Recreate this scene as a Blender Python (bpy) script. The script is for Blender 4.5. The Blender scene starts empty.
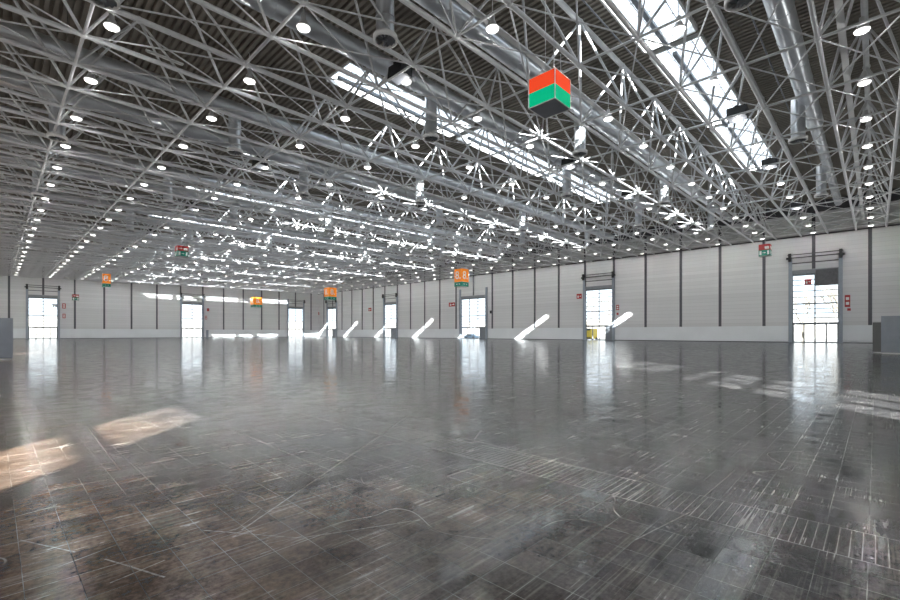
import bpy, math, random
from mathutils import Vector, Matrix
random.seed(7)
SC = bpy.context.scene
COL = SC.collection

# ------------------------------------------------------------------ camera, sky, sun, exposure
CH = 1.4                      # camera height
YAW = 0.8031                  # view direction measured from +Y towards +X
FPX, HOR = 440.9, 333.1
cd = bpy.data.cameras.new('camera'); cam = bpy.data.objects.new('camera', cd); COL.objects.link(cam)
cam.location = (0, 0, CH); cam.rotation_euler = (math.pi/2, 0, -YAW)
cd.sensor_width = 36; cd.lens = 36*FPX/900; cd.shift_y = (HOR-300)/900
cd.clip_start = 0.05; cd.clip_end = 2000
SC.camera = cam
SC.view_settings.view_transform = 'Standard'; SC.view_settings.look = 'None'
SC.view_settings.gamma = 1; SC.view_settings.use_curve_mapping = False
SC.view_settings.exposure = 0.45
SC.cycles.sample_clamp_indirect = 4
LAMP_W = 102.0
SKY = 2.0
w = bpy.data.worlds.new('sky'); SC.world = w; w.use_nodes = True
bg = w.node_tree.nodes['Background']; bg.inputs[0].default_value = (0.86, 0.93, 1.0, 1); bg.inputs[1].default_value = SKY
sd = bpy.data.lights.new('sun', 'SUN'); sun = bpy.data.objects.new('sun', sd); COL.objects.link(sun)
sd.energy = 42; sd.angle = math.radians(0.35); sd.color = (1, 0.96, 0.90)
sun.rotation_euler = Vector((1, 1.015, -0.656)).to_track_quat('-Z', 'Y').to_euler()
sun.location = (-40, -40, 60)

# ------------------------------------------------------------------ layout
U, V = 83.67, 148.4           # inner faces of the two far walls
UL, VB = -12.4, -11.8         # inner faces of the two walls behind the camera
SL = 0.0103                   # roof rises slightly along u
def zb(u): return CH + 13.54 + SL*u          # bottom chord height
def ztop(u): return zb(u) + 4.4              # top chord
def zdeck(u): return zb(u) + 4.95
S_, C_ = math.sin(YAW), math.cos(YAW)
def proj(u, v, z):
    D = S_*u + C_*v
    if D < 0.5: return None
    return (450 + FPX*(C_*u - S_*v)/D, HOR - FPX*(z-CH)/D, D)
def wall_v(x):                # v on the u=U wall for a direction column
    a = (x-450)/FPX; return U*(-S_*a + C_)/(C_*a + S_)
def wall_u(x):
    a = (x-450)/FPX; return V*(C_*a + S_)/(-S_*a + C_)

# ------------------------------------------------------------------ materials
def mat(name, col, rough=0.5, metal=0.0, noise=0.0, nscale=4.0, bump=0.0, spec=0.5, emit=None, es=0):
    m = bpy.data.materials.new(name); m.use_nodes = True
    nt = m.node_tree; b = nt.nodes['Principled BSDF']
    b.inputs['Roughness'].default_value = rough; b.inputs['Metallic'].default_value = metal
    b.inputs['Specular IOR Level'].default_value = spec
    b.inputs['Base Color'].default_value = (*col, 1)
    if noise or bump:
        tc = nt.nodes.new('ShaderNodeTexCoord'); n = nt.nodes.new('ShaderNodeTexNoise')
        n.inputs['Scale'].default_value = nscale; n.inputs['Detail'].default_value = 4
        nt.links.new(tc.outputs['Object'], n.inputs['Vector'])
        r = nt.nodes.new('ShaderNodeMapRange'); r.inputs[1].default_value = 0.3; r.inputs[2].default_value = 0.7
        r.inputs[3].default_value = 1-noise; r.inputs[4].default_value = 1+noise
        nt.links.new(n.outputs[0], r.inputs[0])
        mx = nt.nodes.new('ShaderNodeVectorMath'); mx.operation = 'SCALE'
        mx.inputs[0].default_value = col; nt.links.new(r.outputs[0], mx.inputs['Scale'])
        nt.links.new(mx.outputs[0], b.inputs['Base Color'])
        if bump:
            bp = nt.nodes.new('ShaderNodeBump'); bp.inputs['Strength'].default_value = bump
            nt.links.new(n.outputs[0], bp.inputs['Height']); nt.links.new(bp.outputs[0], b.inputs['Normal'])
    if emit:
        b.inputs['Emission Color'].default_value = (*emit, 1); b.inputs['Emission Strength'].default_value = es
    return m
M = {}
M['steel'] = mat('painted_steel', (0.80, 0.81, 0.83), 0.42, 0.1, 0.08, 1.5)
M['steel_dark'] = mat('dark_steel', (0.10, 0.10, 0.11), 0.5, 0.2, 0.1, 2)
M['deck'] = mat('roof_deck', (0.27, 0.245, 0.21), 0.6, 0.1, 0.15, 0.4)
M['duct'] = mat('galvanised_duct', (0.78, 0.81, 0.85), 0.28, 0.75, 0.08, 1.2, 0.0)
M['white_metal'] = mat('white_metal', (0.75, 0.75, 0.75), 0.4, 0.1, 0.03)
M['frame'] = mat('gate_frame_grey', (0.20, 0.22, 0.25), 0.45, 0.2, 0.06)
M['rail'] = mat('gate_rail_grey', (0.25, 0.265, 0.29), 0.45, 0.2, 0.05)
M['pillar'] = mat('pillar_grey', (0.30, 0.34, 0.39), 0.5, 0.1, 0.05)
M['strip'] = mat('strip_dark', (0.10, 0.10, 0.115), 0.5, 0.1, 0.08)
M['fabric'] = mat('curtain_fabric', (0.12, 0.12, 0.13), 0.8, 0, 0.2, 6)
M['plinth'] = mat('plinth_panel', (0.76, 0.79, 0.81), 0.45, 0, 0.03, 0.4)
M['bulb'] = mat('lamp_glass', (0.9, 0.9, 0.9), 0.4, 0, emit=(1, 0.97, 0.92), es=2.2)
M['black'] = mat('black_plastic', (0.02, 0.02, 0.022), 0.5, 0, 0.1)
M['red'] = mat('sign_red', (0.95, 0.085, 0.025), 0.7, 0, 0.03, emit=(1, 0.07, 0.02), es=0.35, spec=0.1)  # faint glow added to brighten the panel
M['redfire'] = mat('fire_red', (0.42, 0.03, 0.03), 0.4, 0, 0.03)
M['green'] = mat('sign_green', (0.0, 0.55, 0.27), 0.7, 0, 0.03, emit=(0, 0.6, 0.27), es=0.3, spec=0.1)  # slight added glow, as on the red panel
M['greend'] = mat('sign_dark_green', (0.0, 0.20, 0.13), 0.4, 0, 0.03)
M['orange'] = mat('sign_orange', (1.0, 0.27, 0.01), 0.4, 0, 0.03, emit=(1, 0.30, 0.02), es=0.12)  # weak added glow keeps the orange bright
M['signwhite'] = mat('sign_white', (0.85, 0.85, 0.83), 0.4, 0, 0.02)
M['signunder'] = mat('sign_underside', (0.34, 0.36, 0.40), 0.5, 0, 0.05)
M['cabinet'] = mat('cabinet_grey', (0.33, 0.36, 0.41), 0.5, 0, 0.06, 2)
M['cabinet2'] = mat('cabinet_dark_grey', (0.15, 0.15, 0.145), 0.5, 0, 0.06, 2)
M['yellow'] = mat('vehicle_yellow', (0.60, 0.42, 0.02), 0.5, 0, 0.05)
M['bark'] = mat('pale_bark', (0.20, 0.175, 0.14), 0.8, 0, 0.2, 8)
M['far'] = mat('far_building', (0.22, 0.21, 0.20), 0.7, 0, 0.05, 0.3)
M['asphalt'] = mat('yard_concrete', (0.20, 0.195, 0.185), 0.8, 0, 0.1, 0.3)
M['bluecar'] = mat('vehicle_blue_grey', (0.25, 0.36, 0.48), 0.35, 0, 0.05)

def glass_mat(name, tint, gloss, mixf):
    m = bpy.data.materials.new(name); m.use_nodes = True; nt = m.node_tree; nt.nodes.clear()
    o = nt.nodes.new('ShaderNodeOutputMaterial'); t = nt.nodes.new('ShaderNodeBsdfTransparent'); g = nt.nodes.new('ShaderNodeBsdfGlossy')
    mx = nt.nodes.new('ShaderNodeMixShader'); f = nt.nodes.new('ShaderNodeValue'); f.outputs[0].default_value = mixf
    t.inputs[0].default_value = (*tint, 1); g.inputs['Roughness'].default_value = gloss
    nt.links.new(f.outputs[0], mx.inputs[0])
    nt.links.new(t.outputs[0], mx.inputs[1]); nt.links.new(g.outputs[0], mx.inputs[2]); nt.links.new(mx.outputs[0], o.inputs[0])
    return m
M['glass'] = glass_mat('window_glass', (0.93, 0.96, 0.97), 0.02, 0.05)
M['skyglass'] = glass_mat('skylight_glass', (0.9, 0.93, 0.95), 0.1, 0.05)

def wall_mat():
    m = mat('wall_panel', (0.68, 0.685, 0.69), 0.42, 0.0)
    nt = m.node_tree; b = nt.nodes['Principled BSDF']; L = nt.links.new
    tc = nt.nodes.new('ShaderNodeTexCoord'); sx = nt.nodes.new('ShaderNodeSeparateXYZ'); L(tc.outputs['Object'], sx.inputs[0])
    # horizontal cassette joints every 0.6 m
    mu = nt.nodes.new('ShaderNodeMath'); mu.operation = 'MULTIPLY'; mu.inputs[1].default_value = 1/0.6; L(sx.outputs[2], mu.inputs[0])
    fr = nt.nodes.new('ShaderNodeMath'); fr.operation = 'FRACT'; L(mu.outputs[0], fr.inputs[0])
    rp = nt.nodes.new('ShaderNodeValToRGB'); rp.color_ramp.elements[0].position = 0.0; rp.color_ramp.elements[0].color = (0, 0, 0, 1)
    rp.color_ramp.elements[1].position = 0.06; rp.color_ramp.elements[1].color = (1, 1, 1, 1)
    e = rp.color_ramp.elements.new(0.94); e.color = (1, 1, 1, 1); e = rp.color_ramp.elements.new(1.0); e.color = (0, 0, 0, 1)
    L(fr.outputs[0], rp.inputs[0])
    bp = nt.nodes.new('ShaderNodeBump'); bp.inputs['Strength'].default_value = 0.6; bp.inputs['Distance'].default_value = 0.03
    L(rp.outputs[0], bp.inputs['Height']); L(bp.outputs[0], b.inputs['Normal'])
    # tone differs slightly from panel to panel
    fl = nt.nodes.new('ShaderNodeMath'); fl.operation = 'FLOOR'; L(mu.outputs[0], fl.inputs[0])
    wn = nt.nodes.new('ShaderNodeTexWhiteNoise'); wn.noise_dimensions = '1D'; L(fl.outputs[0], wn.inputs['W'])
    r = nt.nodes.new('ShaderNodeMapRange'); r.inputs[3].default_value = 0.95; r.inputs[4].default_value = 1.04; L(wn.outputs[0], r.inputs[0])
    g = nt.nodes.new('ShaderNodeMapRange'); g.inputs[3].default_value = 0.80; g.inputs[4].default_value = 1.0; L(rp.outputs[0], g.inputs[0])
    mm = nt.nodes.new('ShaderNodeMath'); mm.operation = 'MULTIPLY'; L(r.outputs[0], mm.inputs[0]); L(g.outputs[0], mm.inputs[1])
    sc = nt.nodes.new('ShaderNodeVectorMath'); sc.operation = 'SCALE'; sc.inputs[0].default_value = (0.68, 0.685, 0.69)
    L(mm.outputs[0], sc.inputs['Scale']); L(sc.outputs[0], b.inputs['Base Color'])
    return m
M['wall'] = wall_mat()

TILE = 0.228
CHAN = [(3.71, 4.24), (12.95, 13.5), (17.7, 18.25), (27.0, 27.55), (36.3, 36.85), (45.6, 46.15), (54.9, 55.45)]
SCRATCH_SUNLINE = []    # filled below: segments in (u, v) with half width
def px2uv(x, y):
    D = FPX*CH/(y-HOR); a = (x-450)/FPX
    return ((C_*a+S_)*D, (-S_*a+C_)*D)
def floor_mat():
    m = bpy.data.materials.new('worn_floor_tiles'); m.use_nodes = True
    nt = m.node_tree; b = nt.nodes['Principled BSDF']; L = nt.links.new; N = nt.nodes.new
    def math_(op, a, bb=None, c=None, clamp=False):
        n = N('ShaderNodeMath'); n.operation = op; n.use_clamp = clamp
        for k, s in enumerate((a, bb, c)):
            if s is None: continue
            if isinstance(s, (int, float)): n.inputs[k].default_value = s
            else: L(s, n.inputs[k])
        return n.outputs[0]
    def noise(vec, scale, detail=3, rough=0.5, dist=0.0):
        n = N('ShaderNodeTexNoise'); n.inputs['Scale'].default_value = scale; n.inputs['Detail'].default_value = detail
        n.inputs['Roughness'].default_value = rough; n.inputs['Distortion'].default_value = dist; L(vec, n.inputs['Vector']); return n.outputs[0]
    def ramp(v, lo, hi, a=0.0, c=1.0):
        n = N('ShaderNodeMapRange'); n.inputs[1].default_value = lo; n.inputs[2].default_value = hi
        n.inputs[3].default_value = a; n.inputs[4].default_value = c; L(v, n.inputs[0]); return n.outputs[0]
    tc = N('ShaderNodeTexCoord'); P = tc.outputs['Object']
    sx = N('ShaderNodeSeparateXYZ'); L(P, sx.inputs[0]); x, y = sx.outputs[0], sx.outputs[1]
    # tile joints, worn unevenly
    def joint(c, off, size, wd):
        t = math_('MULTIPLY', math_('SUBTRACT', c, off), 1/size)
        f = math_('FRACT', t); d = math_('MULTIPLY', math_('MINIMUM', f, math_('SUBTRACT', 1.0, f)), size)
        return ramp(d, wd*0.4, wd, 1.0, 0.0), math_('FLOOR', t)
    jx, ix = joint(x, 1.94, TILE, 0.0028)
    jy, iy = joint(y, 1.857, TILE, 0.0028)
    # grated channel covers run along v
    ch = None; che = None
    for a0, a1 in CHAN:
        s = math_('MULTIPLY', math_('GREATER_THAN', x, a0), math_('LESS_THAN', x, a1))
        ch = s if ch is None else math_('MAXIMUM', ch, s)
        for e in (a0, a1):
            k = ramp(math_('ABSOLUTE', math_('SUBTRACT', x, e)), 0.003, 0.008, 1.0, 0.0)
            che = k if che is None else math_('MAXIMUM', che, k)
    js, isl = joint(y, 0.0, 0.0605, 0.0045)
    nch = math_('SUBTRACT', 1.0, ch)
    jt = math_('MAXIMUM', math_('MULTIPLY', math_('MAXIMUM', jx, jy), nch), math_('MULTIPLY', js, ch))
    jt = math_('MAXIMUM', jt, che)
    cx = N('ShaderNodeCombineXYZ'); L(math_('MULTIPLY', ix, nch), cx.inputs[0])
    L(math_('ADD', math_('MULTIPLY', iy, nch), math_('MULTIPLY', isl, ch)), cx.inputs[1])
    wn = N('ShaderNodeTexWhiteNoise'); wn.noise_dimensions = '3D'; L(cx.outputs[0], wn.inputs['Vector']); tile = wn.outputs[0]
    # big clouds and smears
    big = noise(P, 0.35, 4, 0.6); mid = noise(P, 2.2, 5, 0.65); fine = noise(P, 26, 4, 0.7)
    def stretched(rot, sx_, sy_, sc, detail=4, dist=0.0):
        mp = N('ShaderNodeMapping'); mp.inputs['Rotation'].default_value = (0, 0, rot); mp.inputs['Scale'].default_value = (sx_, sy_, 1)
        L(P, mp.inputs['Vector']); return noise(mp.outputs[0], sc, detail, 0.6, dist)
    scuff = None
    for rot, a_, b_, sc, lo, hi in ((0.0, 0.25, 5.0, 2.4, 0.56, 0.70), (0.10, 0.18, 9.0, 3.0, 0.57, 0.70), (-0.16, 0.20, 8.0, 3.4, 0.58, 0.70),
                                 (0.5, 0.15, 9.0, 3.6, 0.61, 0.70), (-0.6, 0.15, 10.0, 3.4, 0.61, 0.70), (1.45, 0.2, 12.0, 2.6, 0.63, 0.72), (-1.0, 0.2, 14.0, 4.0, 0.62, 0.70)):
        s = ramp(stretched(rot, a_, b_, sc, 3, 0.25), lo, hi)
        scuff = s if scuff is None else math_('MAXIMUM', scuff, s)
    scuff = math_('MULTIPLY', scuff, ramp(mid, 0.38, 0.62))
    # thin long scratches: contour lines of warped noise
    def contour(sc, dist, wdt, lev=0.5):
        return ramp(math_('ABSOLUTE', math_('SUBTRACT', noise(P, sc, 1, 0.4, dist), lev)), wdt*0.4, wdt, 1.0, 0.0)
    hair = math_('MULTIPLY', contour(0.7, 0.2, 0.0014), ramp(noise(P, 1.6, 2), 0.52, 0.60))
    # single long scrapes, and one painted sliver of sunlight
    lines = None
    for (u0, v0, u1, v1, hw) in SCRATCH_SUNLINE:
        dx, dy = u1-u0, v1-v0; ln = math.hypot(dx, dy); dx /= ln; dy /= ln
        px_ = math_('SUBTRACT', x, u0); py_ = math_('SUBTRACT', y, v0)
        t = math_('ADD', math_('MULTIPLY', px_, dx), math_('MULTIPLY', py_, dy))
        n_ = math_('ABSOLUTE', math_('ADD', math_('SUBTRACT', math_('MULTIPLY', px_, dy), math_('MULTIPLY', py_, dx)), math_('MULTIPLY', math_('SUBTRACT', mid, 0.5), hw*2)))
        k = math_('MULTIPLY', ramp(n_, hw*0.4, hw, 1.0, 0.0), math_('MULTIPLY', math_('GREATER_THAN', t, 0.0), math_('LESS_THAN', t, ln)))
        lines = k if lines is None else math_('MAXIMUM', lines, k)
    # colour
    def mixc(f, a_, b_):
        n = N('ShaderNodeMix'); n.data_type = 'RGBA'; L(f, n.inputs[0])
        for k, s in ((6, a_), (7, b_)):
            if isinstance(s, tuple): n.inputs[k].default_value = (*s, 1)
            else: L(s, n.inputs[k])
        return n.outputs[2]
    brown = ramp(math_('ADD', math_('MULTIPLY', x, -0.12), big), 0.05, 0.50)
    c = mixc(brown, (0.037, 0.037, 0.040), (0.098, 0.064, 0.044))
    tl = ramp(tile, 0, 1, 0.82, 1.22)
    md = ramp(math_('ADD', mid, math_('MULTIPLY', math_('SUBTRACT', fine, 0.5), 1.1)), 0.25, 0.8, 0.4, 1.8)
    vm = N('ShaderNodeVectorMath'); vm.operation = 'SCALE'; L(c, vm.inputs[0]); L(math_('MULTIPLY', tl, md), vm.inputs['Scale']); c = vm.outputs[0]
    c = mixc(math_('MULTIPLY', scuff, 0.45), c, (0.25, 0.23, 0.21))
    c = mixc(math_('MULTIPLY', hair, 0.7), c, (0.36, 0.34, 0.32))
    if lines is not None:
        c = mixc(math_('MULTIPLY', lines, ramp(fine, 0.35, 0.6, 0.25, 0.7)), c, (0.36, 0.34, 0.32))
    jw = math_('MAXIMUM', ramp(noise(P, 1.1, 3), 0.48, 0.66), math_('MULTIPLY', ch, 0.65))
    jc = mixc(jw, (0.012, 0.012, 0.012), (0.26, 0.25, 0.23))
    c = mixc(math_('MULTIPLY', jt, ramp(noise(P, 3.0, 2), 0.36, 0.5, 0.5, 0.95)), c, jc)
    L(c, b.inputs['Base Color'])
    r = math_('ADD', ramp(mid, 0.3, 0.7, 0.10, 0.20), math_('MULTIPLY', math_('SUBTRACT', tile, 0.5), 0.10))
    r = math_('ADD', r, math_('MULTIPLY', math_('MAXIMUM', scuff, jt), 0.14), clamp=True)
    L(r, b.inputs['Roughness'])
    b.inputs['Specular IOR Level'].default_value = 0.26
    h = math_('ADD', math_('MULTIPLY', jt, -1.0), math_('MULTIPLY', tile, 0.10))
    bp = N('ShaderNodeBump'); bp.inputs['Strength'].default_value = 0.35; bp.inputs['Distance'].default_value = 0.002; L(h, bp.inputs['Height'])
    bp2 = N('ShaderNodeBump'); bp2.inputs['Strength'].default_value = 0.035; bp2.inputs['Distance'].default_value = 0.01; L(mid, bp2.inputs['Height']); L(bp.outputs[0], bp2.inputs['Normal'])
    L(bp2.outputs[0], b.inputs['Normal'])
    return m
for (x0, y0, x1, y1, hw) in ((242, 530, 410, 415, .009), (0, 438, 185, 402.5, .012), (232, 429, 313, 464, .008), (180, 497, 322, 462, .005),  # second segment paints a sunlit edge into the floor colour
                         (20, 540, 75, 552, .006), (105, 559, 165, 577, .008), (0, 598, 250, 525, .005), (460, 437, 640, 482, .008),
                         (310, 415, 345, 409, .012), (110, 583, 165, 560, .006), (200, 530, 300, 538, .006), (300, 538, 420, 520, .006),
                         (635, 540, 690, 512, .006), (700, 500, 735, 470, .006), (60, 470, 0, 492, .01), (66, 400, 120, 470, .006)):
    a, b_ = px2uv(x0, y0), px2uv(x1, y1); SCRATCH_SUNLINE.append((*a, *b_, hw))
M['floor'] = floor_mat()

# ------------------------------------------------------------------ mesh helpers
class MB:
    def __init__(s): s.v = []; s.f = []; s.m = []; s.sm = []
    def add(s, vs, fs, mi=0, smooth=False):
        o = len(s.v); s.v += [tuple(p) for p in vs]
        for f in fs: s.f.append(tuple(i+o for i in f)); s.m.append(mi); s.sm.append(smooth)
    def box(s, a, b, mi=0):
        x0, y0, z0 = (min(a[k], b[k]) for k in range(3)); x1, y1, z1 = (max(a[k], b[k]) for k in range(3))
        s.add([(x0,y0,z0),(x1,y0,z0),(x1,y1,z0),(x0,y1,z0),(x0,y0,z1),(x1,y0,z1),(x1,y1,z1),(x0,y1,z1)],
              [(0,3,2,1),(4,5,6,7),(0,1,5,4),(1,2,6,5),(2,3,7,6),(3,0,4,7)], mi)
    def tube(s, p, q, r, n=6, mi=0, r2=None, cap=True):
        p, q = Vector(p), Vector(q); d = (q-p).normalized()
        a = d.orthogonal().normalized(); b = d.cross(a); r2 = r if r2 is None else r2
        vs = []
        for c, rr in ((p, r), (q, r2)):
            for k in range(n):
                t = 2*math.pi*k/n; vs.append(c + (a*math.cos(t) + b*math.sin(t))*rr)
        fs = [(k, (k+1) % n, n+(k+1) % n, n+k) for k in range(n)]
        s.add(vs, fs, mi, True)
        if cap: s.add(vs, [tuple(reversed(range(n))), tuple(range(n, 2*n))], mi)
    def lathe(s, prof, c=(0, 0, 0), n=16, mi=0):
        vs = []; fs = []
        for r, z in prof:
            for k in range(n):
                t = 2*math.pi*k/n; vs.append((c[0]+r*math.cos(t), c[1]+r*math.sin(t), c[2]+z))
        for j in range(len(prof)-1):
            for k in range(n): fs.append((j*n+k, j*n+(k+1) % n, (j+1)*n+(k+1) % n, (j+1)*n+k))
        s.add(vs, fs, mi, True)
    def ball(s, c, r, n=8, m=5, mi=0):
        s.lathe([(max(1e-4, r*math.sin(math.pi*j/m)), -r*math.cos(math.pi*j/m)) for j in range(m+1)], c, n, mi)
    def mesh(s, name, mats):
        me = bpy.data.meshes.new(name); me.from_pydata(s.v, [], s.f)
        for m_ in (mats if isinstance(mats, (list, tuple)) else [mats]): me.materials.append(m_)
        me.polygons.foreach_set('material_index', s.m); me.polygons.foreach_set('use_smooth', s.sm)
        me.update(); return me
    def build(s, name, mats, parent=None, loc=(0, 0, 0)):
        return put(name, s.mesh(name, mats), parent, loc)
def put(name, me, parent=None, loc=(0, 0, 0), rot=None):
    o = bpy.data.objects.new(name, me); COL.objects.link(o); o.location = loc
    if rot: o.rotation_euler = rot
    if parent is not None: o.parent = parent
    return o
def tag(o, label=None, cat=None, group=None, kind=None):
    if label: o['label'] = label
    if cat: o['category'] = cat
    if group: o['group'] = group
    if kind: o['kind'] = kind
    return o
def thing(name, loc, label, cat, group=None, rot=None, kind=None):
    return tag(put(name, None, None, loc, rot), label, cat, group, kind)
def struct(name, mb, mats): return tag(mb.build(name, mats), kind='structure')
def ordn(k):
    return {1:'first',2:'second',3:'third',4:'fourth',5:'fifth',6:'sixth',7:'seventh',8:'eighth',9:'ninth',10:'tenth',11:'eleventh',12:'twelfth'}.get(
        k, '%d%s' % (k, {1:'st',2:'nd',3:'rd'}.get(k % 10 if k not in (11,12,13) else 0, 'th')))

# ------------------------------------------------------------------ floor, yard, walls
b = MB(); b.box((UL-0.3, VB-0.3, -0.3), (U+0.3, V+0.3, 0)); struct('floor', b, M['floor'])
b = MB(); b.box((-300, -300, -0.5), (500, 600, -0.31)); struct('ground', b, M['asphalt'])

GH = 10.3                       # gate height
GR = [(6.4, 2.65, 'two'), (39.6, 2.85, 'two'), (72.6, 4.15, 'three'), (105.7, 3.0, 'two'), (139.0, 3.0, 'two')]   # centre v, half width
GL = [(8.6, 2.7, 'two'), (41.7, 2.8, 'two'), (74.7, 2.8, 'two')]
def seg_wall(mb, axis, plane, lo, hi, holes, z0, z1, t, mi=0):
    """wall boxes between holes; holes = (a, b, h0, h1)"""
    cur = lo
    def bx(a, c, za, zc):
        if c-a < 1e-3 or zc-za < 1e-3: return
        if axis == 'v': mb.box((plane, a, za), (plane+t, c, zc), mi)
        else: mb.box((a, plane, za), (c, plane+t, zc), mi)
    for a, c, h0, h1 in sorted(holes):
        bx(cur, a, z0, z1)
        if h1 < z1: bx(a, c, max(h1, z0), z1)
        if h0 > z0: bx(a, c, z0, min(h0, z1))
        cur = c
    bx(cur, hi, z0, z1)
holesR = [(c-h, c+h, 0, GH) for c, h, _ in GR]
holesL = [(c-h, c+h, 0, GH) for c, h, _ in GL]
PL = 2.5
WT = 19.1
for nm, ax, pl, lo, hi, holes, t in (('wall_right', 'v', U, VB-0.3, V+0.3, holesR, 0.3), ('wall_left', 'u', V, UL-0.3, U, holesL, 0.3)):
    b = MB()
    seg_wall(b, ax, pl, lo, hi, holes, PL, WT, t, 0)
    off = -0.03
    if ax == 'v': seg_wall(b, ax, pl+off, lo, hi, holes, 0, PL, t-off, 1)
    else: seg_wall(b, ax, pl+off, lo, hi, holes, 0, PL, t-off, 1)
    seg_wall(b, ax, pl, lo, hi, [], WT, 21.6, t, 2)
    struct(nm, b, [M['wall'], M['plinth'], M['steel_dark']])
    # skirting
    b = MB(); seg_wall(b, ax, pl-0.05, lo+0.4, hi-0.4, [(a, c, 0, 1) for a, c, _, _ in holes], 0, 0.10, 0.02)
    struct('baseboard_' + nm[5:], b, M['strip'])
# walls behind the camera, each with glazed gates the sun shines through
BH = [(-1.5, 2.6, 0, 10.6), (-1.2, 2.7, 11.3, 13.1), (47, 52.2, 0, 10.3), (58, 63.2, 0, 10.3)]  # last two: added unseen gates, placed so their sun misses the cabinet
b = MB()
seg_wall(b, 'u', VB-0.3, UL, U+0.3, [BH[0], BH[2], BH[3]], 0, 11.3, 0.3)
seg_wall(b, 'u', VB-0.3, UL, U+0.3, [BH[1]], 11.3, 21.6, 0.3)
struct('wall_back', b, M['wall'])
LH = [(-7.3, -5.2, 0, 9.9), (25.5, 30.6, 0, 10.3), (59, 64.2, 0, 10.3), (92.5, 97.7, 0, 10.3), (126, 131, 0, 10.3)]  # gates past the first are unseen additions for daylight
b = MB(); seg_wall(b, 'v', UL-0.3, VB-0.3, V+0.3, LH, 0, 21.6, 0.3); struct('wall_side', b, M['wall'])

# wall posts (dark vertical cover strips)
k = 1
def strip_at(ax, c, z0, z1, w_=0.2):
    global k
    b = MB()
    if ax == 'v': b.box((U-0.10, c-w_, z0), (U+0.02, c+w_, z1))
    else: b.box((c-w_, V-0.10, z0), (c+w_, V+0.02, z1))
    struct('trim_%d' % k, b, M['strip']); k += 1
for n in range(-2, 25):
    c = 0.54+6*n
    hit = [g for g in GR if abs(g[0]-c) < g[1]+0.3]
    strip_at('v', c, GH+0.55 if hit else PL, WT)
for n in range(-2, 14):
    c = 2.61+6*n
    hit = [g for g in GL if abs(g[0]-c) < g[1]+0.3]
    strip_at('u', c, GH+0.55 if hit else PL, WT)

# ------------------------------------------------------------------ roof deck and skylights
SKYV = [9.45+18*j for j in range(8)]
SKYU = [(17.0, 29.9), (30.9, 45.0), (46.0, 61.0)]
HWS = 1.5
def deck_profile(u0, u1):
    pts = []; p = 0.4; x = math.floor(u0/p)*p
    while x < u1+p:
        for dx, dz in ((0, 0), (0.20, 0), (0.23, 0.20), (0.37, 0.20)):
            if u0 <= x+dx <= u1: pts.append((x+dx, dz))
        x += p
    return [(u0, pts[0][1])] + pts + [(u1, pts[-1][1])]
b = MB()
def deck_piece(u0, u1, v0, v1):
    pr = deck_profile(u0, u1); n = len(pr); vs = []
    for vv in (v0, v1): vs += [(x, vv, zdeck(x)+dz) for x, dz in pr]
    b.add(vs, [(i, i+1, n+i+1, n+i) for i in range(n-1)])
v = VB-0.3
for c in SKYV:
    deck_piece(UL-0.3, U+0.3, v, c-HWS)
    u = UL-0.3
    for a, e in SKYU: deck_piece(u, a, c-HWS, c+HWS); u = e
    deck_piece(u, U+0.3, c-HWS, c+HWS); v = c+HWS
deck_piece(UL-0.3, U+0.3, v, V+0.3)
struct('ceiling', b, M['deck'])
for j, c in enumerate(SKYV):
    for q, (a, e) in enumerate(SKYU):
        r = thing('skylight', (a, c, zdeck(a)),
                  'glazed roof skylight, %s section of the %s skylight row counted from the right' % (('nearest', 'middle', 'farthest')[q], ordn(j+1)),
                  'skylight', 'skylights in the roof')
        ln = e-a; hgt = 0.55
        bb = MB()
        for s in (-1, 1): bb.box((0, s*HWS, -0.15), (ln, s*(HWS+0.12), hgt))
        bb.box((-0.12, -HWS, -0.15), (0, HWS, hgt)); bb.box((ln, -HWS, -0.15), (ln+0.12, HWS, hgt))
        bb.build('curb', M['white_metal'], r)
        bb = MB(); bb.box((0, -HWS, hgt-0.02), (ln, HWS, hgt)); bb.build('glazing', M['skyglass'], r)
        bb = MB()
        x = 1.25
        while x < ln-0.3: bb.box((x-0.03, -HWS, hgt-0.10), (x+0.03, HWS, hgt-0.03)); x += 1.25
        for s in (-0.5, 0.5): bb.box((0, s*HWS-0.03, hgt-0.10), (ln, s*HWS+0.03, hgt-0.03))
        bb.build('glazing_bar', M['rail'], r)
        bb = MB(); bb.box((0, -0.13, -0.62), (ln, 0.13, -0.42)); 
        x = 1.5
        while x < ln: bb.box((x-0.04, -0.05, -0.42), (x+0.04, 0.05, hgt-0.08)); x += 4
        bb.build('ridge_beam', M['pillar'], r)

# ------------------------------------------------------------------ roof trusses
NV0 = 0.45
I0, I1 = -2, 13                     # node indices
TD, HW = 4.4, 1.5
R_ch, R_top, R_web, R_bar, R_rod = 0.112, 0.16, 0.072, 0.070, 0.040
def chord_mesh(x0, x1, r, sleeves=True):
    m_ = MB(); m_.tube((x0, 0, 0), (x1, 0, 0), r, 10)
    if sleeves:
        for i in range(I0, I1+1): m_.ball((6*i, 0, 0), r*1.45, 8, 6)
    return m_.mesh('chord', M['steel'])
XA, XB = (UL-2.86), (U-2.86)
ME = {}
ME['bottom'] = chord_mesh(XA, XB, R_ch); ME['top'] = MB(); ME['top'].tube((XA, 0, 0), (XB, 0, 0), R_top, 10)
for i in range(I0, I1): ME['top'].ball((6*i+3, 0, -0.02), R_top*1.35, 8, 6)
ME['top'] = ME['top'].mesh('top_chord', M['steel'])
def one(p, q, r, n=6):
    m_ = MB(); m_.tube(p, q, r, n); return m_.mesh('strut', M['steel'])
ME['web'] = {(sx, sy): one((sx*3, sy*HW, 0), (0, 0, TD), R_web) for sx in (-1, 1) for sy in (-1, 1)}
ME['cross'] = one((0, -HW, 0), (0, HW, 0), R_bar)
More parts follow.
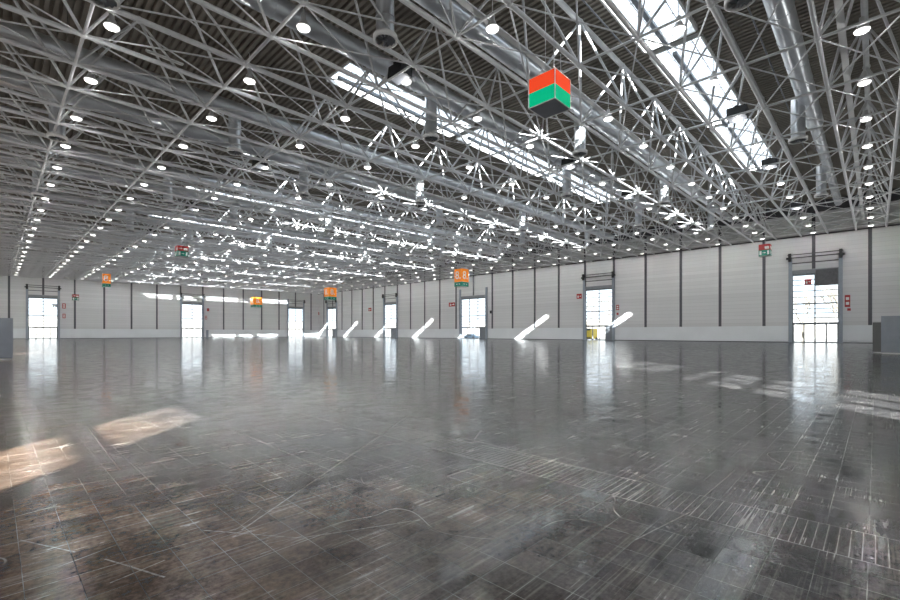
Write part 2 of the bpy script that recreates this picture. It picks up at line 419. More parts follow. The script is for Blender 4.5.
ME['link'] = one((0, HW, 0), (0, 6-HW, 0), R_bar)
ME['rod'] = [one((0, -HW, 0), (6, HW, 0), R_rod), one((0, HW, 0), (6, -HW, 0), R_rod)]
ME['lrod'] = [one((0, HW, 0), (6, 6-HW, 0), R_rod), one((0, 6-HW, 0), (6, HW, 0), R_rod)]
far_web = MB()
for i in range(I0, I1+1):
    far_web.tube((6*i, -HW, 0), (6*i, HW, 0), R_bar, 4, cap=False); far_web.tube((6*i, HW, 0), (6*i, 6-HW, 0), R_bar, 4, cap=False)
    if i < I1:
        for sx in (-3, 3):
            for sy in (-1, 1): far_web.tube((6*i+3+sx, sy*HW, 0), (6*i+3, 0, TD), R_web, 4, cap=False)
        for a_, c_ in ((-HW, HW), (HW, -HW), (HW, 6-HW), (6-HW, HW)): far_web.tube((6*i, a_, 0), (6*i+6, c_, 0), R_rod, 3, cap=False)
ME['far'] = far_web.mesh('lattice', M['steel'])
ROT = (0, -math.atan(SL), 0)
for n in range(-1, 25):
    v = NV0+6*n
    lab = ('grey tubular roof truss at the right edge of the view' if n < 0 else
           'grey tubular space-frame roof truss, %s counted from the right edge of the photo' % ordn(n+1) if n < 24 else
           'grey tubular space-frame roof truss running closest along the far left wall')
    t = thing('roof_truss', (2.86, v, zb(2.86)), lab, 'roof truss', 'parallel tubular roof trusses', ROT)
    for s in (-1, 1): put('bottom_chord', ME['bottom'], t, (0, s*HW, 0))
    put('top_chord', ME['top'], t, (0, 0, TD))
    if n <= 9:
        for i in range(I0, I1+1):
            put('cross_bar', ME['cross'], t, (6*i, 0, 0)); put('linking_bar', ME['link'], t, (6*i, 0, 0))
            if i == I1: break
            for key, me in ME['web'].items(): put('web_strut', me, t, (6*i+3, 0, 0))
            for me in ME['rod']: put('brace_rod', me, t, (6*i, 0, 0))
            for me in ME['lrod']: put('linking_rod', me, t, (6*i, 0, 0))
    else:
        tag(put('lattice', ME['far'], t, (0, 0, 0)), kind='stuff')
# edge beam where the trusses meet the right wall
b = MB(); b.tube((U-0.2, VB, zb(U)), (U-0.2, V, zb(U)), 0.10, 8)
tag(b.build('edge_beam', M['steel_dark']), 'dark tube running along the top of the right wall under the roof trusses', 'beam')

# ------------------------------------------------------------------ lamps
lm = MB()
lm.lathe([(0.05, 0.62), (0.10, 0.60), (0.11, 0.34), (0.16, 0.30), (0.20, 0.18), (0.29, 0.06), (0.31, 0.0), (0.29, 0.0), (0.18, 0.16)], n=14)
ME['hous'] = lm.mesh('housing', M['white_metal'])
lm = MB(); lm.lathe([(0.285, 0.01), (0.27, -0.05), (0.18, -0.10), (0.001, -0.12)], n=14); ME['diff'] = lm.mesh('diffuser', M['bulb'])
lm = MB(); lm.tube((0, 0, 0.6), (0, 0, 1.5), 0.02, 5); lm.tube((-0.05, 0, 1.5), (0, 0, 1.5), 0.02, 5); ME['lrodh'] = lm.mesh('hanger', M['steel'])
ld2 = bpy.data.lights.new('truss_fill', 'POINT'); ld2.energy = LAMP_W*0.26; ld2.shadow_soft_size = 0.0; ld2.color = (1, 0.985, 0.965)  # omni fill added under every lamp to brighten the trusses
ld = bpy.data.lights.new('lamp_glow', 'SPOT'); ld.spot_size = math.radians(168); ld.spot_blend = 0.35; ld.energy = LAMP_W; ld.shadow_soft_size = 0.0; ld.color = (1, 0.985, 0.965)
cand = []
for n in range(0, 25):
    for i in range(-1, I1+1):
        u, v = 2.86+6*i, NV0+6*n; p = proj(u+0.8, v, zb(u))
        if p: cand.append((p[2], n, i, u, v, -6 < p[0] < 906 and p[1] > -8))
vis = sorted([c for c in cand if c[5]])
rest = vis[300:]
for D, n, i, u, v, ok in vis[:300]:
    z = zb(u)+0.05
    t = thing('ceiling_lamp', (u+0.8, v, z), 'lit bell-shaped lamp under %s roof truss from the right, %s lamp along it' % (ordn(n+1), ordn(i+2)),
              'lamp', 'lit lamps under the roof trusses')
    put('housing', ME['hous'], t); put('diffuser', ME['diff'], t)
    if D < 75: put('hanger', ME['lrodh'], t)
if rest:
    lm = MB()
    for D, n, i, u, v, ok in rest:
        z = zb(u)+0.05
        lm.lathe([(0.05, 1.0), (0.10, 0.60), (0.11, 0.34), (0.20, 0.18), (0.31, 0.0)], (u+0.8, v, z), 8, 0)
        lm.lathe([(0.285, 0.01), (0.18, -0.10), (0.001, -0.12)], (u+0.8, v, z), 8, 1)
    tag(lm.build('distant_lamps', [M['white_metal'], M['bulb']]), 'rows of tiny lit lamps under the farthest roof trusses', 'lamps', kind='stuff')
for D, n, i, u, v, ok in cand:
    o = bpy.data.objects.new('lamp_and_fill', ld); COL.objects.link(o); o.location = (u+0.8, v, zb(u)-0.12)
    o = bpy.data.objects.new('lamp_and_fill', ld2); COL.objects.link(o); o.location = (u+0.8, v, zb(u)-0.45)  # added fill, not light from the bell itself

# ------------------------------------------------------------------ ventilation ducts and drop outlets
ME['duct_rod'] = MB(); ME['duct_rod'].tube((0, 0, 0.3), (0, 0, 2.4), 0.015, 4); ME['duct_rod'] = ME['duct_rod'].mesh('rod', M['steel_dark'])
DV = [NV0+3+6*m for m in range(0, 24) if m % 3 != 1]
for j, v in enumerate(DV):
    r0 = 0.55 if v < 60 else 0.5
    t = thing('ventilation_duct', (0, v, zb(0)+2.55), 'shiny round galvanised air duct between roof trusses, %s duct counted from the right' % ordn(j+1),
              'duct', 'galvanised ventilation ducts under the roof', ROT)
    bb = MB(); xe = 45 if j == 0 else 58
    bb.tube((UL, 0, 0), (xe, 0, 0), r0, 20); bb.tube((xe, 0, 0), (xe+0.8, 0, 0), r0, 20, r2=0.38, cap=False); bb.tube((xe+0.8, 0, 0), (76, 0, 0), 0.38, 20)
    bb.build('duct_body', M['duct'], t)
    bb = MB(); x = UL+1
    while x < 76:
        rr = r0 if x < xe else 0.38
        bb.tube((x-0.03, 0, 0), (x+0.03, 0, 0), rr+0.025, 20); x += 3.0
    bb.build('joint_ring', M['duct'], t)
    x = 3
    while x < 76:
        put('hanger_rod', ME['duct_rod'], t, (x, 0, 0)); x += 6
    us = [3, 21, 39.6, 58] if round((v-3.45)/18*10) % 10 == 0 else [12.4, 30.8, 49.3, 67.8]
    for q, x in enumerate(us):
        p = proj(x, v, zb(x))
        if p is None or p[1] < -60 or not (-30 < p[0] < 930): continue
        side = -0.65
        oy = 0.5 if v < 3.5 else 0.65
        loc = (x, oy, -2.9)
        bb = MB(); bb.tube((0, 0, 0.25), (0, 0, 3.0), 0.42, 18); bb.tube((0, 0, 1.0), (0, 0, 1.05), 0.45, 18); bb.tube((0, 0, 2.0), (0, 0, 2.05), 0.45, 18)
        bb.tube((0, 0, 2.7), (0, -0.5 if v < 3.5 else -0.65, 2.9), 0.38, 14)
        o = bb.build('air_outlet', M['duct'], t, loc)
        bb = MB(); bb.lathe([(0.42, 0.30), (0.56, 0.22), (0.56, 0.0), (0.47, 0.0), (0.45, 0.08)], n=20); bb.build('outlet_collar', M['white_metal'], o)
        if p[2] < 60:
            bb = MB()
            for a in range(12):
                t_ = a*math.pi/6; c_, s_ = math.cos(t_), math.sin(t_)
                bb.add([(0.1*c_-.03*s_, 0.1*s_+.03*c_, 0.04), (0.45*c_-.1*s_, 0.45*s_+.1*c_, 0.02), (0.45*c_+.05*s_, 0.45*s_-.05*c_, 0.10), (0.1*c_+.02*s_, 0.1*s_-.02*c_, 0.08)], [(0, 1, 2, 3)])
            bb.tube((0, 0, 0), (0, 0, 0.12), 0.12, 10)
            bb.build('swirl_blades', M['rail'], o)

# sprinkler pipes and cable trays
for m in range(0, 24):
    v = NV0+6*m+4.4
    bb = MB(); bb.tube((0, 0, 0), (92, 0, 0), 0.045, 6)
    x = 2
    while x < 92: bb.tube((x, 0, 0), (x, 0, -0.16), 0.02, 4); x += 3
    o = bb.build('sprinkler_pipe', M['rail'], None, (-10, v, zb(-10)+3.4)); o.rotation_euler = ROT
    tag(o, 'thin grey sprinkler pipe below the roof deck, %s counted from the right' % ordn(m+1), 'pipe', 'sprinkler pipes')
for m in (0, 2, 5, 8, 11, 14, 17):
    v = NV0+6*m+0.75
    bb = MB(); bb.box((0, -0.15, 0), (90, 0.15, 0.015)); bb.box((0, -0.15, 0), (90, -0.13, 0.09)); bb.box((0, 0.13, 0), (90, 0.15, 0.09))
    o = bb.build('cable_tray', M['white_metal'], None, (-8, v, zb(-8)+1.0)); o.rotation_euler = ROT
    tag(o, 'long pale metal cable tray lying inside the %s roof truss from the right' % ordn(m+1), 'cable tray', 'cable trays in the roof')

# loudspeakers
q = 1
for n in (1, 3, 6, 9, 12, 15):
    for u in (14.3, 32.6, 44.8, 62.8):
        v = NV0+6*n; p = proj(u, v, zb(u))
        if not p or p[1] < 5 or not (0 < p[0] < 900) or (n == 1 and u in (14.3, 32.6+30)): continue
        t = thing('loudspeaker', (u+0.9, v, zb(u)+0.05), 'black box loudspeaker under %s roof truss from the right, %s along it' % (ordn(n+1), {14.3:'first',32.6:'second',44.8:'third',62.8:'fourth'}[u]), 'loudspeaker', 'black loudspeakers in the roof', (0, 0.12, 0))
        bb = MB(); bb.box((-0.4, -0.55, 0), (0.4, 0.55, 0.62)); bb.box((-0.44, -0.1, 0.62), (0.44, 0.1, 0.68)); bb.build('speaker_case', M['black'], t)
        bb = MB(); bb.box((-0.34, -0.49, -0.03), (0.34, 0.49, 0.0)); bb.build('speaker_grille', M['signunder'], t)
        bb = MB(); bb.tube((-0.2, 0, 0.6), (-0.2, 0, 1.3), 0.02, 5); bb.tube((0.2, 0, 0.6), (0.2, 0, 1.3), 0.02, 5); bb.build('mounting_bracket', M['steel'], t)
# linear luminaire in the roof, left
t = thing('strip_light', (5.4, 26.8, zb(6)+0.8), 'slim white unlit batten light under the roof near the upper left', 'strip light')
bb = MB(); bb.box((0, -0.07, 0), (1.7, 0.07, 0.09)); bb.build('batten', M['white_metal'], t)
bb = MB(); bb.tube((0.05, 0, -0.03), (1.65, 0, -0.03), 0.03, 8); bb.build('tube', M['signwhite'], t)

# ------------------------------------------------------------------ gates
dn = 1
def gate(ax, plane, c, hw, cols, inward=-1, H=GH, handed=True, curtain=False, solid=None, hardware=True):
    """glazed industrial gate; local x runs along the wall, y points outwards"""
    global dn
    r = put('door_%d' % dn, None, None, (plane, c, 0) if ax == 'v' else (c, plane, 0)); dn += 1
    r['kind'] = 'structure'
    rz = {('v', -1): -math.pi/2, ('u', -1): 0.0, ('v', 1): math.pi/2, ('u', 1): math.pi}[(ax, inward)]
    r.rotation_euler = (0, 0, rz)
    n = {'two': 2, 'three': 3}[cols]; w_ = hw
    f = MB()
    f.box((-w_, 0.05, H-0.35), (w_, 0.22, H)); f.box((-w_, 0.05, 5.65), (w_, 0.18, 5.85)); f.box((-w_, 0.05, 2.75), (w_, 0.2, 2.98))
    f.box((-w_, 0.05, 0), (-w_+0.12, 0.2, H)); f.box((w_-0.12, 0.05, 0), (w_, 0.2, H))
    for k_ in range(1, n):
        x = -w_+2*w_*k_/n; f.box((x-0.08, 0.05, 2.98), (x+0.08, 0.18, H))
    f.build('gate_frame', M['frame'], r)
    f = MB()
    for z in (3.65, 4.35, 5.0, 6.75, 7.65, 8.55, 9.3): f.box((-w_+0.1, 0.09, z-0.06), (w_-0.1, 0.15, z+0.06))
    f.build('glazing_rail', M['rail'], r)
    g = MB(); g.box((-w_+0.1, 0.11, 2.9), (w_-0.1, 0.125, H-0.3)); g.build('glass', M['glass'], r)
    nd = 4
    for k_ in range(nd):
        x0 = -w_+0.12+(2*w_-0.24)*k_/nd; x1 = -w_+0.12+(2*w_-0.24)*(k_+1)/nd
        d = MB(); d.box((x0, 0.07, 0), (x0+0.09, 0.16, 2.75)); d.box((x1-0.09, 0.07, 0), (x1, 0.16, 2.75))
        d.box((x0+0.09, 0.07, 2.65), (x1-0.09, 0.16, 2.75)); d.box((x0+0.09, 0.07, 0), (x1-0.09, 0.16, 0.14))
        if solid and k_ in solid: d.box((x0+0.09, 0.10, 0.14), (x1-0.09, 0.13, 2.65))
        dr = d.build('door_leaf', M['frame'], r)
        if not (solid and k_ in solid):
            d = MB(); d.box((x0+0.09, 0.105, 0.14), (x1-0.09, 0.12, 2.65)); d.build('door_glass', M['glass'], dr)
        d = MB(); hx = x1-0.16 if k_ % 2 == 0 else x0+0.16
        d.box((hx-0.02, 0.0, 1.0), (hx+0.02, 0.03, 1.3)); d.box((hx-0.02, 0.03, 1.0), (hx+0.02, 0.07, 1.04)); d.box((hx-0.02, 0.03, 1.26), (hx+0.02, 0.07, 1.3))
        d.build('door_handle', M['black'], dr)
    f = MB(); f.box((-w_-0.05, -0.12, H), (w_+0.05, 0.05, H+0.5)); f.build('lintel', M['rail'], r)
    for s in (-1, 1):
        f = MB(); f.box((s*w_, -0.35, 0), (s*(w_+0.42), 0.02, 12.6)); f.box((s*(w_-0.02), -0.42, 0), (s*(w_+0.1), -0.35, 12.3)); f.build('side_pillar', M['pillar'], r)
    if hardware:
        f = MB()
        f.tube((-w_-0.5, -0.5, 13.1), (w_+0.5, -0.5, 13.1), 0.07, 8); f.tube((-w_-0.3, -0.4, 12.65), (w_+0.3, -0.4, 12.65), 0.08, 8); f.box((-w_, -0.3, 11.75), (w_, -0.2, 11.9))
        f.build('shutter_shaft', M['steel_dark'], r)
        for s in (-1, 1):
            f = MB(); f.box((s*(w_+0.05), -0.75, 12.1), (s*(w_+0.4), -0.3, 13.3)); f.tube((s*(w_+0.4), -0.5, 12.6), (s*(w_+0.65), -0.5, 12.6), 0.16, 10); f.build('shaft_drive', M['black'], r)
    if curtain:
        f = MB(); n_ = 24; vs = []
        for a in range(n_+1):
            x = 0.1+(w_-0.2)*a/n_
            for q_ in range(9):
                z = H+0.35-2.35*q_/8
                vs.append((x, -0.2+0.03*math.sin((x*5+z*7)), z))
        f.add(vs, [(a*9+q_, (a+1)*9+q_, (a+1)*9+q_+1, a*9+q_+1) for a in range(n_) for q_ in range(8)], 0, True)
        f.build('fabric_curtain', M['fabric'], r)
    return r
gate('v', U, GR[0][0], GR[0][1], 'two', curtain=True)
gate('v', U, GR[1][0], GR[1][1], 'two', solid=(3,))
gate('v', U, GR[2][0], GR[2][1], 'three', solid=(3,), hardware=False)
gate('v', U, GR[3][0], GR[3][1], 'two', solid=(2, 3))
gate('v', U, GR[4][0], GR[4][1], 'two', solid=(2, 3))
for c, h, n in GL: gate('u', V, c, h, n)
# glazing in the walls behind the camera
def rear_glazing(ax, plane, a, c, z0, z1, bars, muls, nm):
    r = put('window_%d' % nm, None, None, (plane, 0, 0) if ax == 'v' else (0, plane, 0)); r['kind'] = 'structure'
    f = MB()
    def bx(p0, p1, za, zc, d0, d1):
        if ax == 'v': f.box((d0, p0, za), (d1, p1, zc))
        else: f.box((p0, d0, za), (p1, d1, zc))
    for z, t in bars: bx(a, c, z-t/2, z+t/2, -0.2, -0.1)
    for x in muls: bx(x-0.11, x+0.11, z0, z1, -0.2, -0.1)
    f.build('window_frame', M['frame'], r)
    f = MB(); bx(a, c, z0, z1, -0.16, -0.15); f.build('glass', M['glass'], r)
rear_glazing('u', VB, -1.5, 2.6, 0, 10.6, [(10.1, .3), (9.2, .2), (8.35, .5), (6.9, .14), (5.7, .2), (4.3, .1), (2.9, .25)], [-0.15, 1.2], 1)
rear_glazing('u', VB, -1.2, 2.7, 11.3, 13.1, [(12.2, .15)], [0.1, 1.4], 2)
rear_glazing('v', UL, -7.3, -5.2, 0, 9.9, [(8.8, .22), (5.6, .15), (2.8, .2)], [], 3)
for q, (a, c, z0, z1) in enumerate(LH[1:]): rear_glazing('v', UL, a, c, z0, z1, [(8.8, .1), (7.2, .1), (5.7, .2), (4.3, .1), (2.9, .2)], [(a+c)/2], 4+q)
for q, (a, c, z0, z1) in enumerate(BH[2:]): rear_glazing('u', VB, a, c, z0, z1, [(8.8, .1), (7.2, .1), (5.7, .2), (4.3, .1), (2.9, .2)], [(a+c)/2], 8+q)

# ------------------------------------------------------------------ hanging signs
GLY = {}
def text_mesh(s, size, m_):
    key = (s, size, m_.name)
    if key not in GLY:
        cu = bpy.data.curves.new('lettering', 'FONT'); cu.body = s; cu.size = size; cu.extrude = 0.004; cu.align_x = 'CENTER'; cu.align_y = 'CENTER'; cu.offset = size*0.012
        o = bpy.data.objects.new('tmp', cu); COL.objects.link(o)
        dg = bpy.context.evaluated_depsgraph_get(); dg.update()
        me = bpy.data.meshes.new_from_object(o.evaluated_get(dg)); bpy.data.objects.remove(o)
        me.materials.clear(); me.materials.append(m_); GLY[key] = me
    return GLY[key]
def put_text(s, size, m_, parent, loc, face):
    # face: 'u' = panel whose normal is -Y (seen along v), 'v' = panel whose normal is -X
    rot = (math.pi/2, 0, 0) if face == 'u' else (math.pi/2, 0, -math.pi/2)
    return put('lettering', text_mesh(s, size, m_), parent, loc, rot)
def cable(t, top, pts):
    bb = MB()
    for x, y, z in pts: bb.tube((x, y, z), (x, y, top), 0.018, 5)
    bb.build('suspension_cable', M['steel'], t)
# big red and green cube
S = 1.2
t = thing('cube_sign', (15.05, 8.9, CH+9.06), 'red over green cube sign with white edges and dark underside hanging high up', 'hanging sign')
bb = MB()
bb.box((0.01, 0.01, 0.03), (S-0.01, S-0.01, S)); bb.build('sign_core', M['signunder'], t)
for nm, z0, z1, m_ in (('red_panel', S*0.5, S-0.03, M['red']), ('green_panel', 0.03, S*0.5, M['green'])):
    bb = MB()
    for lo, hi in (((0.03, -0.004, z0), (S-0.03, 0.008, z1)), ((0.03, S-0.008, z0), (S-0.03, S+0.004, z1)), ((-0.004, 0.03, z0), (0.008, S-0.03, z1)), ((S-0.008, 0.03, z0), (S+0.004, S-0.03, z1))): bb.box(lo, hi)
    bb.build(nm, m_, t)
bb = MB(); e = 0.016
for x in (0, S):
    for y in (0, S): bb.box((x-e, y-e, 0), (x+e, y+e, S))
for z in (0.015, S-0.015):
    for y in (0, S): bb.box((0, y-e, z-e), (S, y+e, z+e))
    for x in (0, S): bb.box((x-e, 0, z-e), (x+e, S, z+e))
bb.build('white_edge', M['signwhite'], t)
cable(t, zdeck(15)-CH-9.06+0.08, [(0.1, 0.1, S), (S-0.1, S-0.1, S)])
# orange hall cubes
def arrow(bb, x, z, s, y, face):
    pts = [(-1, -.18), (.1, -.18), (.1, -.6), (1, 0), (.1, .6), (.1, .18), (-1, .18)]
    vs = [((x+a*s, y, z+b_*s) if face == 'u' else (y, x-a*s, z+b_*s)) for a, b_ in pts]
    bb.add(vs, [tuple(range(7))])
def hall_sign(px, ybot, ytop, zrel, label, txt='8.', wide=None, style='orange'):
    D = FPX*zrel/(HOR-ybot); a = (px-450)/FPX; u, v = (C_*a+S_)*D, (-S_*a+C_)*D
    H = (ybot-ytop)*D/FPX; W = wide if wide else H*0.68
    t = thing('cube_sign', (u, v, CH+zrel), label, 'hanging sign')
    bb = MB(); bb.box((0.02, 0.02, 0.02), (W-0.02, W-0.02, H-0.01)); bb.build('sign_core', M['signwhite'], t)
    def panels(nm, z0, z1, m_):
        bb = MB()
        for lo, hi in (((0, 0, z0), (W, 0.03, z1)), ((0, W-0.03, z0), (W, W, z1)), ((0, 0.03, z0), (0.03, W-0.03, z1)), ((W-0.03, 0.03, z0), (W, W-0.03, z1))): bb.box(lo, hi)
        bb.build(nm, m_, t)
    if style == 'orange':
        panels('orange_panel', H*0.26, H, M['orange']); panels('green_band', 0, H*0.25, M['greend'])
        put_text(txt, H*0.62, M['signwhite'], t, (W*0.5, -0.012, H*0.62), 'u'); put_text(txt, H*0.62, M['signwhite'], t, (-0.012, W*0.5, H*0.62), 'v')
        bb = MB()
        for f_ in ('u', 'v'):
            arrow(bb, W*0.32, H*0.125, H*0.06, -0.012, f_); arrow(bb, W*0.66, H*0.125, H*0.06, -0.012, f_)
        bb.build('arrow_marks', M['signwhite'], t)
    elif style == 'exit':
        panels('red_panel', H*0.5, H, M['redfire']); panels('green_panel', 0, H*0.5, M['greend'])
        bb = MB()
        for f_ in ('u', 'v'):
            arrow(bb, W*0.28, H*0.74, H*0.17, -0.012, f_)
            for (x0, z0, x1, z1) in ((0.55, 0.58, 0.92, 0.80), (0.08, 0.08, 0.26, 0.42), (0.76, 0.08, 0.92, 0.42)):
                if f_ == 'u': bb.box((W*x0, -0.012, H*z0), (W*x1, -0.002, H*z1))
                else: bb.box((-0.012, W*(1-x1), H*z0), (-0.002, W*(1-x0), H*z1))
            arrow(bb, W*0.5, H*0.25, H*0.13, -0.012, f_)
        bb.build('pictograms', M['signwhite'], t)
    cable(t, zdeck(u)-CH-zrel+0.3, [(W/2, W/2, H)])
    return t
hall_sign(461.8, 286.0, 268.3, 8.3, 'orange and green cube sign marked 8 hanging by the three-column gate', wide=1.8)
hall_sign(328.8, 299.5, 287.3, 8.8, 'orange and green cube sign marked 8 hanging near the far corner of the hall', wide=2.3)
hall_sign(254.0, 307.0, 297.0, 7.6, 'small orange and green cube sign hanging by the far left wall between two gates', wide=2.4)
hall_sign(103.0, 286.5, 273.5, 9.0, 'orange cube sign hanging right of the leftmost gate', wide=1.2)
hall_sign(177.5, 255.6, 245.2, 9.06, 'red and green exit cube sign hanging under the trusses on the left', wide=1.15, style='exit')
hall_sign(770.0, 255.0, 243.5, 9.06, 'red and green exit cube sign hanging near the right wall beside the nearest gate', wide=1.1, style='exit')
hall_sign(72.5, 300.0, 294.3, 8.0, 'small red exit cube sign near the far left wall beside the leftmost gate', wide=1.2, style='exit')

# ------------------------------------------------------------------ wall signs and call points
def wall_sign(ax, x, y, w_px, h_px, label, m_='redfire', mark='box', name='wall_sign', off=0.06, cat='sign'):
    if ax == 'v': u, v = U, wall_v(x)
    else: u, v = wall_u(x), V
    D = S_*u + C_*v; z = CH + (HOR-y)*D/FPX; h = h_px*D/FPX
    wd = abs((wall_v(x+w_px/2)-wall_v(x-w_px/2)) if ax == 'v' else (wall_u(x+w_px/2)-wall_u(x-w_px/2)))
    loc = (U-off, v, z) if ax == 'v' else (u, V-off, z)
    t = thing(name, loc, label, cat, rot=(0, 0, -math.pi/2) if ax == 'v' else None)
    bb = MB(); bb.box((-wd/2, -0.02, -h/2), (wd/2, 0.03, h/2)); bb.build('sign_board', M[m_], t)
    bb = MB()
    if mark == 'fire':
        bb.box((-wd*0.32, -0.03, -h*0.3), (-wd*0.08, -0.021, h*0.1)); bb.tube((-wd*0.2, -0.026, h*0.1), (-wd*0.2, -0.026, h*0.25), wd*0.03, 6)
        arrow(bb, wd*0.22, 0, wd*0.2, -0.03, 'u')
    elif mark == 'box':
        bb.box((-wd*0.3, -0.03, -h*0.32), (wd*0.3, -0.021, -h*0.08)); bb.box((-wd*0.3, -0.03, h*0.08), (wd*0.3, -0.021, h*0.32))
    if bb.v: bb.build('pictogram', M['signwhite'], t)
    return t
wall_sign('v', 847.5, 301, 5.5, 12, 'red fire point board with white pictograms on the wall right of the nearest gate')
wall_sign('v', 849, 309.5, 3.5, 2.5, 'small red call box below the red fire point board', mark='', name='call_point', cat='call point')
wall_sign('v', 808, 281.8, 7, 5.5, 'red sign with white pictograms on the glass of the nearest gate', mark='fire', off=-0.03)
wall_sign('v', 579.3, 296.3, 5, 5, 'red extinguisher sign on the wall left of the second gate from the right', mark='fire')
wall_sign('v', 617.7, 307.5, 2.8, 5.2, 'red fire board right of the second gate from the right')
wall_sign('v', 617.7, 313.8, 2.0, 2.2, 'small red call point under the fire board beside the second gate', mark='', name='call_point', cat='call point')
wall_sign('v', 452, 304.5, 6, 4, 'red and grey sign on the wall just left of the three-column gate', mark='fire')
wall_sign('v', 491, 312, 2, 3, 'small dark switch box right of the three-column gate', 'black', mark='', name='switch_box', cat='switch box')
wall_sign('v', 370, 309.5, 3, 3.2, 'tiny red sign on the right wall near the far corner', mark='fire')
wall_sign('v', 313+5, 313.5, 2.6, 3, 'tiny red sign beside the corner of the two far walls', mark='')
wall_sign('u', 64, 306, 3.5, 5, 'pale red board high beside the leftmost gate', mark='box')
wall_sign('u', 64, 316, 3, 4.5, 'dark red fire point board right of the leftmost gate')
wall_sign('u', 55, 305.5, 5, 3, 'grey sign on the glass of the leftmost gate', 'cabinet', mark='box', off=-0.03)
wall_sign('u', 208, 309.8, 2.2, 3, 'small red sign right of the second gate on the far left wall', mark='')
wall_sign('u', 206, 317.6, 2, 3.6, 'red fire point board low beside the second gate on the far left wall', mark='box')
# heater / wall box near the far-left gate
t = thing('wall_heater', (wall_u(207), V-0.25, 0), 'narrow dark standing post beside the second gate on the far left wall', 'post')
bb = MB(); bb.box((-0.3, -0.2, 0), (0.3, 0.2, 2.2)); bb.build('post_body', M['pillar'], t)
bb = MB(); bb.box((-0.34, -0.24, 2.2), (0.34, 0.24, 2.3)); bb.build('post_cap', M['steel_dark'], t)

# ------------------------------------------------------------------ cabinets
def cabinet(name, loc, w_, d_, h_, label, doors, m_, rot=0.0):
    """front faces local -y"""
    t = thing(name, loc, label, 'cabinet', rot=(0, 0, rot))
    bb = MB(); bb.box((0, 0.02, 0.10), (w_, d_, h_)); bb.build('cabinet_body', m_, t)
    bb = MB(); bb.box((0.04, 0.04, 0), (w_-0.04, d_-0.04, 0.10)); bb.build('base', M['signwhite'], t)
    for k_ in range(doors):
        x0, x1 = w_*k_/doors+0.015, w_*(k_+1)/doors-0.015
        bb = MB(); bb.box((x0, -0.01, 0.12), (x1, 0.02, h_-0.02)); dr = bb.build('door', m_, t)
        bb = MB(); hx = x1-0.08 if k_ % 2 == 0 else x0+0.08
        bb.box((hx-0.012, -0.04, 1.0), (hx+0.012, -0.01, 1.2)); bb.build('handle', M['rail'], dr)
    return t
cabinet('storage_cabinet', (41.3, -0.27, 0), 3.8, 0.8, 2.54, 'tall blue-grey storage cabinet with panel doors at the right edge of the hall', 4, M['cabinet'], -math.pi/2)
cabinet('storage_cabinet', (42.6, 0.15, 0), 1.6, 0.7, 2.15, 'lower dark grey cabinet just behind the tall blue-grey cabinet on the right', 2, M['cabinet2'], -math.pi/2)
cabinet('storage_cabinet', (-3.1, 32.3, 0), 3.82, 0.6, 2.18, 'plain grey cabinet standing at the far left edge of the photo', 2, M['cabinet'])

# ------------------------------------------------------------------ outside: trees, buildings, vehicles
def bare_tree(loc, h, label):
    bb = MB(); rnd = random.Random(int(loc[0]*7+loc[1]))
    def grow(p, d, ln, r, lv):
        q = p+d*ln; bb.tube(p, q, r, 5, r2=r*0.7, cap=False)
        if lv == 0: return
        for _ in range(3 if lv > 1 else 4):
            nd = (d+Vector((rnd.uniform(-1, 1), rnd.uniform(-1, 1), rnd.uniform(-0.1, 0.8)))*0.65).normalized()
            grow(q, nd, ln*rnd.uniform(0.6, 0.8), r*0.6, lv-1)
    grow(Vector((0, 0, 0)), Vector((0, 0, 1)), h*0.28, h*0.018, 5)
    tag(bb.build('bare_tree', M['bark'], None, (loc[0], loc[1], -0.31)), label, 'tree')
bare_tree((112, 4.5, 0), 13, 'pale leafless tree seen through the nearest gate, right one')
bare_tree((118, 11, 0), 12, 'pale leafless tree seen through the left half of the nearest gate')
bare_tree((116, 51, 0), 13, 'pale leafless tree outside the second gate from the right, right one')
bare_tree((114, 57, 0), 12, 'pale leafless tree outside the second gate from the right, left one')
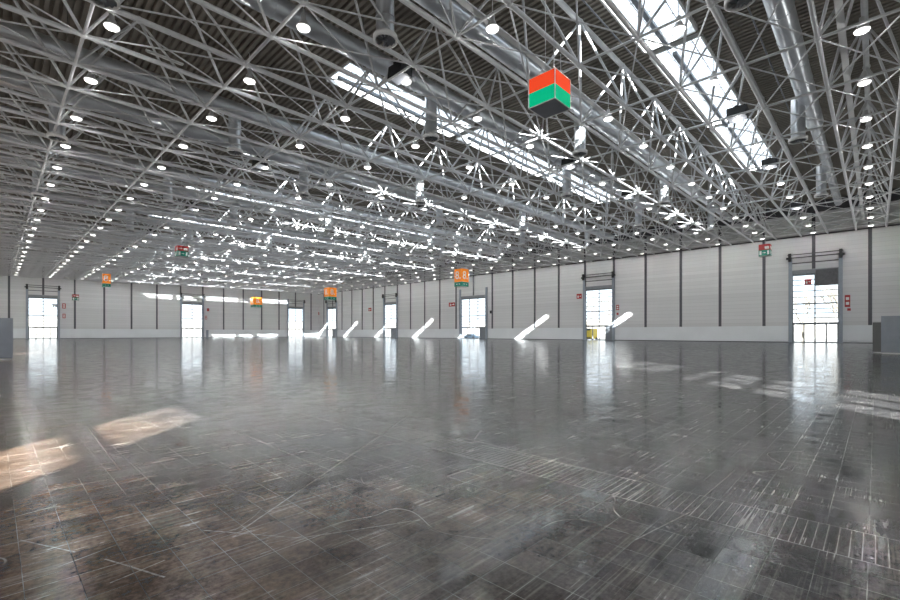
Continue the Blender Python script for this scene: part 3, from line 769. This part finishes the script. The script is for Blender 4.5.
def building(loc, size, label, m_='far'):
    t = thing('building', loc, label, 'building')
    bb = MB(); bb.box((0, 0, 0), size); bb.build('facade', M[m_], t)
    bb = MB(); bb.box((-0.3, -0.3, size[2]), (size[0]+0.3, size[1]+0.3, size[2]+0.4)); bb.build('roof', M['rail'], t)
building((190, -60, -0.31), (20, 90, 7), 'long low pale building outside beyond the nearest gate')
building((190, 60, -0.31), (20, 110, 8), 'long low pale building outside beyond the second gate on the right wall')
building((-40, 260, -0.31), (260, 20, 9), 'long low pale building outside beyond the far left wall')
t = thing('delivery_truck', (91, 45.6, -0.31), 'yellow vehicle parked outside the second gate from the right', 'vehicle')
bb = MB(); bb.box((0, -0.7, 0.45), (3.2, 0.7, 2.7)); bb.build('cargo_box', M['yellow'], t)
bb = MB(); bb.box((-0.02, -0.6, 2.3), (0, 0.6, 2.75)); bb.box((-0.02, -0.65, 0.5), (0, 0.65, 0.8)); bb.build('rear_trim', M['black'], t)
for sx in (0.6, 2.6):
    for sy in (-0.7, 0.7):
        bb = MB(); bb.tube((sx, sy-0.12, 0.4), (sx, sy+0.12, 0.4), 0.4, 14); bb.build('wheel', M['black'], t)
def car(loc, label, rz=0):
    t = thing('car', loc, label, 'car', rot=(0, 0, rz))
    bb = MB(); vs = []
    prof = [(-2.2, .35), (-2.2, .85), (-1.2, 1.0), (-.6, 1.45), (.9, 1.45), (1.6, 1.0), (2.2, .9), (2.2, .35)]
    for y in (-.85, .85): vs += [(x, y*(0.85 if z > 1.2 else 1), z) for x, z in prof]
    n = len(prof); bb.add(vs, [tuple(range(n)), tuple(reversed(range(n, 2*n)))] + [(i, i+n, (i+1) % n+n, (i+1) % n) for i in range(n)])
    bb.build('car_body', M['bluecar'], t)
    bb = MB()
    for s in (-1, 1): bb.box((-.55, s*.80, 1.02), (.85, s*.86, 1.32))
    bb.build('side_window', M['black'], t)
    for sx in (-1.4, 1.4):
        for sy in (-.8, .8):
            bb = MB(); bb.tube((sx, sy-.1, .33), (sx, sy+.1, .33), .33, 12); bb.build('wheel', M['black'], t)
car((97, 41.5, -0.31), 'blue-grey car parked outside the second gate from the right', math.pi/2)
car((96, 84, -0.31), 'blue-grey car parked outside the three-column gate', math.pi/2)
